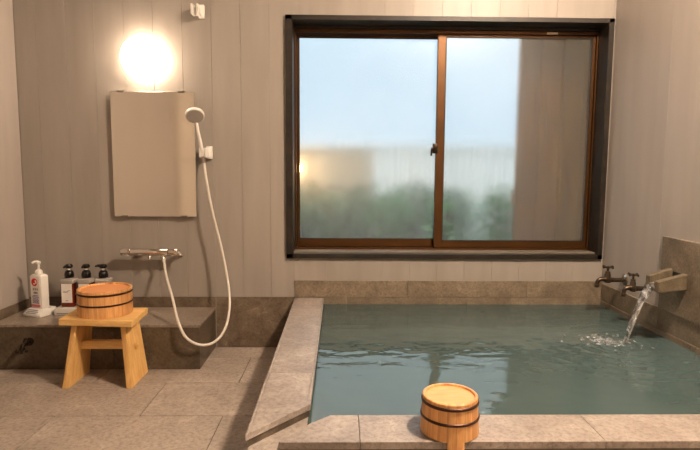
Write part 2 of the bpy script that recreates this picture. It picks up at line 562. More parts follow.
# back wall: vertical painted boards round the window opening, on a backing
mb = MB()
for (x0, x1, z0, z1) in ((XL - 0.1, WX0, 0, ZC), (WX1, XR + 0.1, 0, ZC), (WX0, WX1, 0, WZ0), (WX0, WX1, WZ1, ZC)):
    mb.box(x0, x1, YB + 0.0035, YB + 0.09, z0, z1)
edges = [-1.437 - 0.1345, -1.437]
while edges[-1] < XR:
    edges.append(edges[-1] + 0.1372)
r2_ = random.Random(3)
for a, b in zip(edges, edges[1:]):
    a, b = max(a, XL), min(b, XR)
    if b - a < 0.004:
        continue
    t0, t1 = r2_.uniform(0, 0.0016), r2_.uniform(0, 0.0016)
    spans = []
    cuts = sorted({a, b} | {c for c in (WX0, WX1, -0.222) if a < c < b})
    for p, q in zip(cuts, cuts[1:]):
        m_ = (p + q) / 2
        zb = SKZ if m_ < -0.222 else TUBZ
        if WX0 < m_ < WX1:
            spans += [(p, q, zb, WZ0), (p, q, WZ1, ZC)]
        else:
            spans.append((p, q, zb, ZC))
    for p, q, z0, z1 in spans:
        p_, q_ = p + (0.0004 if p == a else 0), q - (0.0004 if q == b else 0)
        f0, f1 = (p_ - a) / (b - a), (q_ - a) / (b - a)
        ya, yb = YB + t0 + (t1 - t0) * f0, YB + t0 + (t1 - t0) * f1
        mb.hexa([(p_, ya, z0), (q_, yb, z0), (q_, YB + 0.014, z0), (p_, YB + 0.014, z0),
                 (p_, ya, z1), (q_, yb, z1), (q_, YB + 0.014, z1), (p_, YB + 0.014, z1)], 0.0007, 1)
for e in edges[1:-1]:                                     # nail heads along the board edges
    for z in (1.325, 1.395, 1.66, 1.72):
        if -0.27 < e < 1.31 and z < 1.63:
            continue
        for dx in (-0.012, 0.012):
            if rnd.random() < 0.75:
                mb.lathe((e + dx, YB + 0.001, z + rnd.uniform(-0.006, 0.006)), (0, -1, 0), [(0.0026, 0), (0.002, 0.0012), (0, 0.0014)], 8)
tag(mb.build('wall_back', M_BOARD), kind='structure')

mb = MB().box(XL - 0.08, XL - 0.008, YF - 0.1, YB + 0.09, 0, ZC)
y = YB - 0.21
bounds = [YB]
while y > YF:
    bounds.append(y); y -= 0.42
bounds.append(YF)
for b, a in zip(bounds, bounds[1:]):
    if b - a > 0.02:
        mb.box(XL - 0.012, XL, a + 0.001, b - 0.001, SKZ - 0.008, ZC, 0.0008, 1)
tag(mb.build('wall_left', M_PLASTER), kind='structure')

mb = MB().box(XR + 0.008, XR + 0.08, YF - 0.1, YB + 0.09, 0, ZC)
bounds = [YB - 0.455 * k for k in range(8)] + [YF]
for b, a in zip(bounds, bounds[1:]):
    a = max(a, YF)
    if b - a > 0.02:
        mb.box(XR, XR + 0.012, a + 0.0003, b - 0.0003, 0.33, ZC, 0.0005, 1)
tag(mb.build('wall_right', M_PLASTER), kind='structure')
tag(MB().box(XL - 0.08, XR + 0.08, YF - 0.09, YF, 0, ZC).build('wall_front', M_PLASTER), kind='structure')

# stone skirting: tiles in a row along the shower side, the back of the tub and the right wall
def tiled(name, mat, boxes, bev=0.0008):
    m = MB()
    for b in boxes:
        m.box(*b, bev, 1)
    return tag(m.build(name, mat), kind='structure')
tiled('baseboard_back', M_SKIRT, [(XL, -1.215, YB + 0.003, YB + 0.014, 0, SKZ), (-1.213, -0.617, YB + 0.003, YB + 0.014, 0, SKZ), (-0.615, -0.222, YB + 0.003, YB + 0.014, 0, SKZ)])
tiled('baseboard_left', M_SKIRT, [(XL - 0.008, XL + 0.004, a, b - 0.002, 0, SKZ - 0.009) for a, b in ((YF, -0.2), (-0.2, 0.4), (0.4, 1.0), (1.0, 1.6), (1.6, 2.2), (2.2, 2.602))])
tiled('trim_1', M_WALLTILE, [(a, b - 0.0015, YB - 0.006, YB + 0.014, 0.2585, TUBZ) for a, b in ((-0.222, 0.34), (0.34, 0.94), (0.94, XR))])
tiled('trim_2', M_WALLTILE, [(a, b - 0.0015, YB - 0.010, YB + 0.014, 0.0, 0.257) for a, b in ((-0.076, 0.037), (0.037, 0.637), (0.637, XR))])
tiled('trim_3', M_WALLTILE, [(XR - 0.006, XR + 0.012, a, b - 0.002, 0.2465, 0.331) for a, b in ((0.9, 1.5), (1.5, 1.78), (1.78, 2.115), (2.115, 2.593))])
tiled('trim_4', M_WALLTILE, [(XR - 0.009, XR + 0.012, a, b - 0.002, 0.0, 0.245) for a, b in ((0.9, 1.27), (1.27, 1.87), (1.87, 2.47), (2.47, 2.589))])

# pale door in the left wall beside the camera, seen in the mirror
d = empty('door_1', (XL, -0.2, 0))
tag(d, kind='structure')
MB().box(XL + 0.004, XL + 0.022, -0.56, 0.08, 0.01, 2.0, 0.003).build('door_panel', simple('pale_door', (214, 204, 190), 0.5, var=0.03), d)
fm = MB()
for y0, y1, z0, z1 in ((-0.62, -0.56, 0, 2.06), (0.08, 0.14, 0, 2.06), (-0.56, 0.08, 2.0, 2.06)):
    fm.box(XL + 0.004, XL + 0.03, y0, y1, z0, z1, 0.002)
fm.build('door_frame', simple('door_frame_paint', (190, 180, 166), 0.5, var=0.03), d)
MB().tube([(XL + 0.022, 0.02, 0.98), (XL + 0.06, 0.02, 0.98), (XL + 0.06, -0.08, 0.98)], 0.008).build('door_handle', M_CHROMED, d, smooth=True)

# ------------------------------------------------------------------ window
w = empty('window_1', (0.522, YB, WZ0))
tag(w, kind='structure')
YS = YB + 0.105                                            # room face of the outer sash line
fm = MB()
fw_ = 0.033
fm.hexa([(WX0, YB - 0.016, WZ0), (WX0 + fw_, YB - 0.016, WZ0), (WX0 + fw_, YS + 0.06, WZ0), (WX0, YS + 0.06, WZ0),
         (WX0, YB - 0.016, WZ1), (WX0 + fw_, YB - 0.016, WZ1), (WX0 + fw_, YS + 0.06, WZ1), (WX0, YS + 0.06, WZ1)], 0.0015, 1)
fm.box(WX1 - 0.026, WX1, YB - 0.016, YS + 0.06, WZ0, WZ1, 0.0015, 1)
fm.box(WX0, WX1, YB - 0.016, YS + 0.06, WZ1 - 0.022, WZ1, 0.0015, 1)
fm.box(WX0, WX1, YB - 0.016, YS + 0.06, WZ0, WZ0 + 0.022, 0.0015, 1)
fm.box(WX0 + fw_, WX1 - 0.026, YS - 0.030, YS + 0.06, 1.578, WZ1 - 0.022, 0.001, 1)
fm.build('window_casing', M_CASING, w)
sm = MB().box(WX0 + fw_, WX1 - 0.026, YB + 0.01, YS - 0.004, WZ0 + 0.022, WZ0 + 0.030, 0.001, 1)
sm.build('window_sill', simple('worn_grey_sill', (112, 104, 94), 0.35, var=0.15, scale=12), w)
rail = MB()
sx0, sx1, sz0, sz1 = WX0 + fw_ + 0.001, WX1 - 0.027, WZ0 + 0.024, 1.577
rail.box(sx0, sx1, YS - 0.02, YS + 0.06, sz1 - 0.016, sz1, 0.001, 1)
rail.box(sx0, sx1, YS - 0.02, YS + 0.06, sz0 + 0.005, sz0 + 0.014, 0.001, 1)
rail.box(sx0, sx0 + 0.006, YS - 0.02, YS + 0.06, sz0 + 0.014, sz1 - 0.016, 0.001, 1)
rail.box(sx1 - 0.006, sx1, YS - 0.02, YS + 0.06, sz0 + 0.014, sz1 - 0.016, 0.001, 1)
rail.build('window_frame', M_SASH, w)

def sash(x0, x1, z0, z1, y0, wl_, wr_, wb, wt):
    m = MB()
    m.box(x0, x0 + wl_, y0, y0 + 0.022, z0, z1, 0.0015, 1)
    m.box(x1 - wr_, x1, y0, y0 + 0.022, z0, z1, 0.0015, 1)
    m.box(x0 + wl_, x1 - wr_, y0 + 0.001, y0 + 0.021, z0, z0 + wb, 0.0015, 1)
    m.box(x0 + wl_, x1 - wr_, y0 + 0.001, y0 + 0.021, z1 - wt, z1, 0.0015, 1)
    s = m.build('sash', M_SASH, w)
    g = MB()
    a, b, c, d_ = x0 + wl_, x1 - wr_, z0 + wb, z1 - wt
    k = 0.003
    for q in ((a, a + k, c, d_), (b - k, b, c, d_), (a + k, b - k, c, c + k), (a + k, b - k, d_ - k, d_)):
        g.box(q[0], q[1], y0 - 0.0006, y0 + 0.004, q[2], q[3])
    g.build('gasket', M_RUBBER, s)
    MB().box(a + 0.0005, b - 0.0005, y0 + 0.008, y0 + 0.012, c + 0.0005, d_ - 0.0005).build('glass_pane', M_GLASS, s)
    return s
s1 = sash(sx0 + 0.007, 0.520, sz0 + 0.015, sz1 - 0.017, YS + 0.028, 0.012, 0.030, 0.040, 0.012)
s2 = sash(0.484, sx1 - 0.007, sz0 + 0.015, sz1 - 0.017, YS - 0.008, 0.040, 0.014, 0.036, 0.012)
lt = MB().box(0.466, 0.492, YS - 0.016, YS - 0.008, 0.975, 1.025, 0.002)
lt.lathe((0.476, YS - 0.016, 1.0), (0, -1, 0), [(0.011, 0), (0.011, 0.008), (0.008, 0.011), (0, 0.011)], 16)
lt.tube([(0.474, YS - 0.022, 1.002), (0.462, YS - 0.026, 1.0), (0.458, YS - 0.028, 0.985), (0.458, YS - 0.028, 0.962)], [0.005, 0.006, 0.005, 0.0045], 8)
lt.build('latch', M_DARKMETAL, s2, smooth=True)
MB().box(1.02, 1.075, YS - 0.0215, YS - 0.0205, sz1 - 0.0145, sz1 - 0.0045).build('sticker', M_STICKER, w)

# ------------------------------------------------------------------ bathtub
TUBTOP, COP = 0.222, 0.229
t = empty('stone_bathtub', (0.55, 1.9, 0))
tag(t, 'sunken stone hot spring bath with pale stone coping below the window', 'bathtub')
TX0, TX1, TY0, TY1 = -0.214, XR - 0.010, 1.24, YB - 0.011
IX0, IY0 = -0.082, 1.362
bw = MB()
bw.poly_prism([(TX0, TY1), (TX0, 1.20), (-0.235, 1.10), (-0.150, 1.10), (-0.148, TY0), (TX1, TY0), (TX1, IY0), (-0.024, IY0), (IX0, 1.31), (IX0, TY1)], 0.0, TUBTOP, 0.0015)
bw.build('basin_wall', M_COPING, t)
MB().box(IX0 + 0.001, TX1 - 0.001, 1.311, TY1 - 0.001, 0.001, 0.012).build('basin_floor', M_SKIRT, t)
lc = MB()
LX0, LX1 = -0.222, -0.077
cut = lambda x: 1.206 + (x - LX0) * (1.373 - 1.206) / (LX1 - LX0)
ys = [None, 1.60, 2.26, YB - 0.010]
for i in range(3):
    a, b = ys[i], ys[i + 1] - 0.0012
    if a is None:
        pts = [(LX0, cut(LX0)), (LX1, cut(LX1)), (LX1, b), (LX0, b)]
    else:
        pts = [(LX0, a), (LX1, a), (LX1, b), (LX0, b)]
    for u0, u1 in ((LX0, LX0 + 0.008), (LX0 + 0.0086, LX1 - 0.0086), (LX1 - 0.008, LX1)):
        a0_, a1_ = (cut(u0), cut(u1)) if ys[i] is None else (a, a)
        lc.poly_prism([(u0, a0_), (u1, a1_), (u1, b), (u0, b)], 0.240, 0.2565, 0.0010)
lcp = lc.build('side_coping', M_COPING, t)
lu = MB()
lu.poly_prism([(LX0 + 0.003, cut(LX0 + 0.003) + 0.004), (LX1 - 0.003, cut(LX1 - 0.003) + 0.004), (LX1 - 0.003, YB - 0.012), (LX0 + 0.003, YB - 0.012)], TUBTOP - 0.001, 0.2402)
lu.build('coping_core', M_ROUGHCUT, lcp)
fc = MB()
xs = [-0.144, 0.052, 0.652, 1.200, TX1]
for i in range(4):
    a, b = xs[i], xs[i + 1] - 0.0012
    yf, yb = 1.222, 1.366
    if i == 0:
        pts = [(a, yf), (b, yf), (b, yb), (-0.024, yb), (-0.076, 1.318)]
    else:
        pts = [(a, yf), (b, yf), (b, yb), (a, yb)]
    fc.poly_prism(pts, TUBTOP - 0.012, COP, 0.0014)
fc.build('front_coping', M_COPING, t)
ff = MB()
for a, b in ((-0.142, 0.30), (0.302, 0.90), (0.902, TX1)):
    ff.box(a, b, 1.230, TY0 + 0.002, 0.001, TUBTOP - 0.013, 0.001, 1)
ff.build('front_panel', M_BENCHST, t)

# water with a churned patch under the spout
SPX, SPY, WZ = 1.10, 1.97, 0.223
wm = MB()
bm = wm.bm
nx, ny = 150, 130
wx0, wx1, wy0, wy1 = IX0 - 0.0005, TX1 + 0.0005, 1.3095, TY1 + 0.0005
grid = []
for j in range(ny + 1):
    row = []
    for i in range(nx + 1):
        x = wx0 + (wx1 - wx0) * i / nx
        yy = wy0 + (wy1 - wy0) * j / ny
        d2 = (x - SPX + 0.04) ** 2 / 0.055 ** 2 + (yy - SPY - 0.015) ** 2 / 0.05 ** 2
        ch = math.exp(-d2)
        rr = math.hypot(x - SPX, yy - SPY)
        z = WZ + ch * 0.011 * noise.noise((x * 70, yy * 70, 1.3)) + ch * 0.003
        z += 0.0013 * math.sin(rr * 95) * math.exp(-rr * 4.5)
        band = math.exp(-((yy - 1.93 - 0.1 * noise.noise((x * 2, 0, 4))) / 0.15) ** 2)
        z += band * (0.0022 * noise.noise((x * 15, yy * 26, 7.7)) + 0.0010 * noise.noise((x * 34, yy * 50, 3.1))) * (0.5 + max(0, noise.noise((x * 3, yy * 3, 9))))
        z += 0.0008 * noise.noise((x * 9, yy * 12, 2.2))
        for gx, gy in ((0.43, 1.445), (0.47, 1.50), (0.415, 1.40)):
            z += 0.0035 * math.exp(-((x - gx) / 0.022) ** 2 - ((yy - gy) / 0.016) ** 2)
        row.append(bm.verts.new((x, yy, z)))
    grid.append(row)
for j in range(ny):
    for i in range(nx):
        bm.faces.new((grid[j][i], grid[j][i + 1], grid[j + 1][i + 1], grid[j + 1][i]))
zb = 0.0125
ringv = grid[0][:] + [grid[j][nx] for j in range(1, ny + 1)] + grid[ny][:nx][::-1] + [grid[j][0] for j in range(ny - 1, 0, -1)]
low = [bm.verts.new((v.co.x, v.co.y, zb)) for v in ringv]
for k in range(len(ringv)):
    k2 = (k + 1) % len(ringv)
    bm.faces.new((ringv[k2], ringv[k], low[k], low[k2]))
bm.faces.new(low)
wa = wm.build('bath_water', M_WATER, smooth=True)
tag(wa, 'cloudy grey-green hot spring water filling the stone bath', 'water', kind='stuff')

# ------------------------------------------------------------------ spout, stream, taps
p = empty('water_spout', (XR, 1.995, 0.34))
tag(p, 'square stone trough spout on a tiled panel, pouring water into the bath', 'spout')
pm = MB()
pm.box(XR - 0.012, XR + 0.002, 1.60, 2.106, 0.333, 0.628, 0.001, 1)
pm.build('backing_panel', M_WALLTILE, p)
tr = MB()
def trough_side(y0, y1, xe, ze0, ze1):
    tr.hexa([(xe, y0, ze0), (XR - 0.011, y0, ze0 + 0.012), (XR - 0.011, y1, ze0 + 0.012), (xe, y1, ze0),
             (xe, y0, ze1), (XR - 0.011, y0, ze1 + 0.030), (XR - 0.011, y1, ze1 + 0.030), (xe, y1, ze1)], 0.003)
trough_side(1.936, 1.964, 1.198, 0.432, 0.474)
trough_side(2.026, 2.054, 1.216, 0.436, 0.480)
tr.hexa([(1.204, 1.958, 0.432), (XR - 0.011, 1.958, 0.444), (XR - 0.011, 2.032, 0.444), (1.204, 2.032, 0.432),
         (1.204, 1.958, 0.444), (XR - 0.011, 1.958, 0.460), (XR - 0.011, 2.032, 0.460), (1.204, 2.032, 0.444)], 0.002)
tr.build('trough', M_SPOUTSTONE, p)
hm = MB().box(XR - 0.0135, XR - 0.0115, 1.966, 2.024, 0.456, 0.500)
hm.build('pipe_opening', M_RUBBER, p)

sp, sr = [], []
for k in range(15):
    u = k / 14
    x = 1.262 - 0.052 * min(1, u * 3) - 0.110 * max(0, u - 0.2) / 0.8
    zz = 0.456 - 0.004 * min(1, u * 5) - (0.234 * (max(0, u - 0.2) / 0.8) ** 1.7)
    yy = 1.995 - 0.025 * u
    sp.append((x, yy, zz))
    sr.append(0.017 - 0.0085 * u)
stm = MB().tube(sp, sr, 14, smooth=1)
for v in stm.bm.verts:
    q = v.co.copy()
    v.co.y = 1.985 + (v.co.y - 1.985) * (1.25 if q.z > 0.4 else 1.0)
    v.co += Vector((noise.noise(q * 35), noise.noise(q * 35 + Vector((9, 0, 0))), 0)) * 0.0024
st = stm.build('water_stream', M_STREAM, smooth=True)
tag(st, 'stream of clear water falling from the stone spout into the bath', 'water', kind='stuff')
fo = MB()
for k in range(170):
    a, rr = rnd.uniform(0, 2 * PI), abs(rnd.gauss(0, 0.048))
    x, yy = SPX - 0.055 + rr * 1.35 * math.cos(a), SPY + 0.02 + rr * math.sin(a)
    fo.ball((x, yy, WZ + 0.003 + rnd.random() * 0.006), rnd.uniform(0.0016, 0.0042), (rnd.uniform(0.9, 2.6), rnd.uniform(0.9, 1.8), rnd.uniform(0.5, 1.0)), 1)
fo_o = fo.build('splash_foam', M_STREAM, smooth=True)
tag(fo_o, 'white splash and bubbles where the spout stream hits the water', 'splash', kind='stuff')

tp = empty('wall_tap', (XR, 2.387, 0.393))
tag(tp, 'aged brass tap nearest the corner, in front of the window edge', 'tap', 'brass taps on the right wall')
yt, zt = 2.387, 0.391
MB().lathe((XR + 0.002, yt, zt), (-1, 0, 0), [(0.027, 0), (0.027, 0.004), (0.019, 0.009), (0.012, 0.012), (0, 0.012)], 24).build('flange', M_TAPPLATE, tp, smooth=True)
bd = MB().tube([(XR - 0.008, yt, zt), (XR - 0.05, yt, zt), (XR - 0.085, yt, zt + 0.002), (XR - 0.112, yt, zt + 0.003), (XR - 0.126, yt, zt - 0.006), (XR - 0.130, yt, zt - 0.026)],
               [0.0105, 0.0105, 0.013, 0.010, 0.010, 0.0085], 14, smooth=1)
bd.lathe((XR - 0.082, yt, zt), (0, 0, 1), [(0.014, -0.012), (0.017, 0.0), (0.014, 0.012), (0.014, 0.026), (0.011, 0.03), (0.011, 0.04)], 20)
bd.lathe((XR - 0.130, yt, zt - 0.034), (0, 0, 1), [(0.010, 0), (0.0115, 0.004), (0.0115, 0.012), (0.009, 0.016)], 16)
bo = bd.build('tap_body', M_TAP, tp, smooth=True)
hd = MB().lathe((XR - 0.082, yt, zt + 0.038), (0, 0, 1), [(0.005, 0), (0.005, 0.014), (0.009, 0.016), (0.009, 0.024), (0.004, 0.027), (0, 0.027)], 14)
for a in (0.35, 0.35 + PI / 2, 0.35 + PI, 0.35 + 1.5 * PI):
    ca, sa = math.cos(a), math.sin(a)
    hd.tube([(XR - 0.082 + 0.006 * ca, yt + 0.006 * sa, zt + 0.059), (XR - 0.082 + 0.018 * ca, yt + 0.018 * sa, zt + 0.060), (XR - 0.082 + 0.028 * ca, yt + 0.028 * sa, zt + 0.060)], [0.0035, 0.004, 0.006], 8)
hd.build('cross_handle', M_TAP, tp, smooth=True)
t2 = copy_tree(tp)
t2.location = (XR, 2.205, 0.393)
t2.scale = (0.80, 1, 1)
tag(t2, 'aged brass tap beside the stone spout, nearer of the two taps')

# ------------------------------------------------------------------ washing bench along the back wall
b = empty('stone_bench', (-1.08, 2.42, 0))
tag(b, 'low dark stone bench under the mirror holding the bottles', 'bench')
BX1, BYF, BZ = -0.616, 2.292, 0.204
bb = MB()
for a, c in ((XL + 0.005, -0.997), (-0.996, BX1 - 0.003)):
    bb.box(a, c, BYF + 0.003, YB + 0.001, 0.001, BZ - 0.013, 0.001, 1)
bb.build('bench_base', M_BENCHST, b)
bt = MB()
for a, c in ((XL + 0.005, -1.213), (-1.212, BX1)):
    bt.box(a, c, BYF, YB + 0.001, BZ - 0.012, BZ, 0.0015, 1)
bt.build('bench_top', M_BENCHTOP, b)

f = empty('bench_tap', (-1.365, BYF, 0.125))
tag(f, 'small dark bronze tap low on the front of the stone bench', 'tap')
fx, fy, fz = -1.362, BYF + 0.003, 0.128
MB().lathe((fx, fy, fz), (0, -1, 0), [(0.018, 0), (0.018, 0.004), (0.010, 0.008), (0, 0.008)], 18).build('flange', M_DARKMETAL, f, smooth=True)
q = MB().tube([(fx, fy - 0.004, fz), (fx, fy - 0.03, fz), (fx, fy - 0.052, fz - 0.002), (fx, fy - 0.060, fz - 0.022)], [0.009, 0.010, 0.009, 0.008], 12, smooth=1)
q.lathe((fx, fy - 0.03, fz), (0, 0, 1), [(0.012, -0.008), (0.012, 0.012), (0.008, 0.016), (0.008, 0.024)], 14)
q.build('tap_body', M_DARKMETAL, f, smooth=True)
q = MB()
for dx, dz in ((-0.022, -0.026), (0.018, -0.024), (-0.004, -0.030)):
    q.tube([(fx, fy - 0.05, fz - 0.012), (fx + dx * 0.6, fy - 0.056, fz + dz * 0.7)], [0.004, 0.004], 8)
    q.ball((fx + dx, fy - 0.058, fz + dz), 0.0075, sub=2)
q.build('tap_handle', M_DARKMETAL, f, smooth=True)

# ------------------------------------------------------------------ lamps
def globe(name, loc, ax, mat, label, R0):
    g = empty(name, loc)
    tag(g, label, 'lamp', 'opal globe lamps')
    MB().lathe(loc, ax, [(R0 * 0.93, 0), (R0 * 0.93, 0.014), (0, 0.014)], 48).build('lamp_base', M_WHITE, g, smooth=True)
    pr = [(R0 * 0.94, 0.0145), (R0 * 0.98, 0.018)]
    for k in range(1, 10):
        a = k / 9 * PI / 2
        pr.append((R0 * math.cos(a) if k < 9 else 0, 0.024 + R0 * 0.80 * math.sin(a)))
    MB().lathe(loc, ax, pr, 48).build('lamp_globe', mat, g, smooth=True)
globe('wall_lamp', (-0.922, YB + 0.001, 1.406), (0, -1, 0), M_GLOBE, 'glowing round opal lamp on the back wall above the mirror', 0.108)
globe('ceiling_lamp', (0.98, 1.0, ZC), (0, 0, -1), M_GLOBE2, 'glowing round opal lamp on the ceiling above the bath', 0.108)

# ------------------------------------------------------------------ mirror
m = empty('wall_mirror', (-0.9, YB, 0.66))
tag(m, 'frameless rectangular mirror on the back wall below the lamp', 'mirror')
mx0, mx1, mz0, mz1 = -1.090, -0.694, 0.658, 1.252
MB().box(mx0, mx1, YB - 0.024, YB - 0.018, mz0, mz1, 0.001, 1).build('mirror_glass', M_MIRROR, m)
MB().box(mx0 + 0.012, mx1 - 0.012, YB - 0.0178, YB - 0.004, mz0 + 0.012, mz1 - 0.012).build('backing', M_MIRROREDGE, m)
for x in (mx0 + 0.05, mx1 - 0.06):
    for z, dz in ((mz0, 1), (mz1, -1)):
        cm = MB().box(x - 0.016, x + 0.016, YB - 0.028, YB + 0.001, z - 0.003 if dz > 0 else z, z if dz > 0 else z + 0.003)
        cm.box(x - 0.016, x + 0.016, YB - 0.028, YB - 0.0245, z - 0.003 if dz > 0 else z - 0.006, z + 0.006 if dz > 0 else z + 0.003)
        cm.build('clip', M_CHROMED, m)

# ------------------------------------------------------------------ shower: mixer, hose, head and holders
mx = empty('shower_mixer', (-0.90, YB, 0.486))
tag(mx, 'chrome bar mixer tap on the back wall under the mirror', 'mixer tap')
zc, yc = 0.490, 2.535
bdy = MB().lathe((-1.000, yc, zc), (1, 0, 0), [(0, 0), (0.0165, 0), (0.0175, 0.003), (0.0175, 0.175), (0.0165, 0.178), (0, 0.178)], 28)
bdy.build('mixer_body', M_CHROME, mx, smooth=True)
for x0, L_ in ((-1.046, 0.043), (-0.820, 0.048)):
    k = MB().lathe((x0, yc, zc), (1, 0, 0), [(0, 0), (0.0155, 0), (0.0172, 0.003), (0.0172, L_ - 0.003), (0.016, L_), (0, L_)], 24)
    for a in range(12):
        k.box(x0 + 0.006, x0 + L_ - 0.006, yc + 0.0172 * math.cos(a * PI / 6) - 0.001, yc + 0.0172 * math.cos(a * PI / 6) + 0.001, zc + 0.0172 * math.sin(a * PI / 6) - 0.001, zc + 0.0172 * math.sin(a * PI / 6) + 0.001)
    k.build('control_knob', M_CHROME, mx, smooth=True)
lv = MB().tube([(-0.774, yc, zc - 0.004), (-0.764, yc - 0.008, zc - 0.010), (-0.758, yc - 0.014, zc - 0.018)], [0.009, 0.007, 0.009], 10)
lv.build('lever', M_CHROMED, mx, smooth=True)
for x in (-0.990, -0.802):
    k = MB().tube([(x, YB + 0.002, zc - 0.022), (x, YB - 0.04, zc - 0.022), (x, yc, zc - 0.012)], [0.010, 0.010, 0.010], 12)
    k.lathe((x, YB + 0.002, zc - 0.022), (0, -1, 0), [(0.022, 0), (0.022, 0.004), (0.013, 0.010), (0, 0.010)], 20)
    k.build('wall_union', M_CHROMED, mx, smooth=True)
MB().tube([(-0.912, yc, zc - 0.012), (-0.912, yc - 0.006, zc - 0.024), (-0.910, yc - 0.010, zc - 0.034)], [0.008, 0.008, 0.007], 12).build('outlet', M_CHROMED, mx, smooth=True)
MB().tube([(-0.850, yc, zc - 0.013), (-0.846, yc - 0.004, zc - 0.024)], [0.010, 0.009], 12).build('hose_connector', M_CHROME, mx, smooth=True)

sh = empty('hand_shower', (-0.655, 2.52, 0.97))
tag(sh, 'white hand shower head on a holder by the mirror, with its long hose', 'shower')
hp = Vector((-0.668, 2.485, 1.136))
nd = Vector((0.18, -0.66, -0.72)).normalized()
MB().lathe(hp - nd * 0.012, nd, [(0, -0.006), (0.022, -0.004), (0.034, 0.002), (0.0425, 0.010), (0.0425, 0.022), (0.040, 0.0245), (0, 0.0245)], 36).build('spray_head', M_WHITE, sh, smooth=True)
MB().lathe(hp - nd * 0.012, nd, [(0.0385, 0.024), (0.038, 0.0262), (0, 0.0265)], 36).build('spray_plate', M_NOZZLE, sh, smooth=True)
MB().tube([(-0.672, 2.500, 1.122), (-0.667, 2.508, 1.100), (-0.664, 2.520, 1.060), (-0.658, 2.532, 1.015), (-0.653, 2.542, 0.972), (-0.650, 2.548, 0.945)], [0.008, 0.0065, 0.007, 0.0085, 0.009, 0.008], 14, smooth=1).build('handle', M_WHITE, sh, smooth=True)
MB().tube([(-0.650, 2.548, 0.948), (-0.648, 2.549, 0.925), (-0.647, 2.548, 0.916)], [0.0095, 0.0095, 0.008], 14).build('hose_nut', M_CHROMED, sh, smooth=True)
hose = [(-0.846, 2.531, 0.468), (-0.836, 2.515, 0.440), (-0.812, 2.46, 0.392), (-0.748, 2.345, 0.309), (-0.705, 2.272, 0.232), (-0.664, 2.250, 0.160), (-0.604, 2.260, 0.124), (-0.552, 2.300, 0.126),
        (-0.520, 2.370, 0.168), (-0.514, 2.440, 0.255), (-0.532, 2.490, 0.365), (-0.566, 2.510, 0.528), (-0.605, 2.515, 0.694), (-0.632, 2.530, 0.832), (-0.647, 2.548, 0.920)]
MB().tube(hose, 0.0060, 12, smooth=1).build('hose', M_WHITEHOSE, sh, smooth=True)

def holder(x, z, label):
    h = empty('shower_holder', (x, YB, z))
    tag(h, label, 'shower holder', 'white shower holders on the back wall')
    k = MB().box(x - 0.004, x + 0.030, YB - 0.022, YB + 0.001, z - 0.034, z + 0.034, 0.004)
    k.build('mounting_block', M_WHITE, h, smooth=True)
    c = MB()
    c.box(x - 0.034, x - 0.020, YB - 0.066, YB - 0.018, z - 0.028, z + 0.024, 0.003)
    c.box(x - 0.030, x + 0.020, YB - 0.026, YB - 0.018, z - 0.026, z + 0.022, 0.002)
    c.box(x - 0.002, x + 0.012, YB - 0.066, YB - 0.018, z - 0.028, z + 0.024, 0.003)
    c.build('clamp', M_WHITE, h, smooth=True)
    h.scale = (0.80, 1.0, 0.88)
    return h
holder(-0.640, 0.968, 'white shower holder beside the mirror, gripping the shower head handle')
h2 = holder(-0.664, 1.624, 'empty white shower holder high on the wall, right of the lamp')

# ------------------------------------------------------------------ stool and buckets
s = empty('wooden_stool', (-0.978, 2.185, 0))
tag(s, 'pale cypress bath stool with splayed legs in front of the stone bench', 'stool')
ZT = 0.283
st_ = MB()
st_.hexa([(-1.128, 2.100, ZT - 0.025), (-0.824, 2.072, ZT - 0.025), (-0.838, 2.288, ZT - 0.025), (-1.142, 2.292, ZT - 0.025),
          (-1.128, 2.100, ZT), (-0.824, 2.072, ZT), (-0.838, 2.288, ZT), (-1.142, 2.292, ZT)], 0.002)
st_.build('seat', M_STOOL, s)
def leg(xo, xi, xto, xti):
    k = MB()
    a, c = min(xo, xi), max(xo, xi)
    at, ct = min(xto, xti), max(xto, xti)
    zt_ = ZT - 0.0252
    k.hexa([(a, 2.085, 0.0005), (c, 2.085, 0.0005), (c, 2.268, 0.0005), (a, 2.268, 0.0005),
            (at, 2.122, zt_), (ct, 2.114, zt_), (ct, 2.256, zt_), (at, 2.260, zt_)], 0.002)
    k.build('leg', M_STOOLV, s)
leg(-1.119, -1.093, -1.088, -1.062)
leg(-0.838, -0.862, -0.868, -0.892)
MB().box(-1.078, -0.876, 2.166, 2.192, 0.138, 0.172, 0.0015).build('stretcher', M_STOOL, s)
MB().box(-0.851, -0.838, 2.160, 2.174, 0.146, 0.162, 0.001).build('wedge_peg', M_STOOL, s)

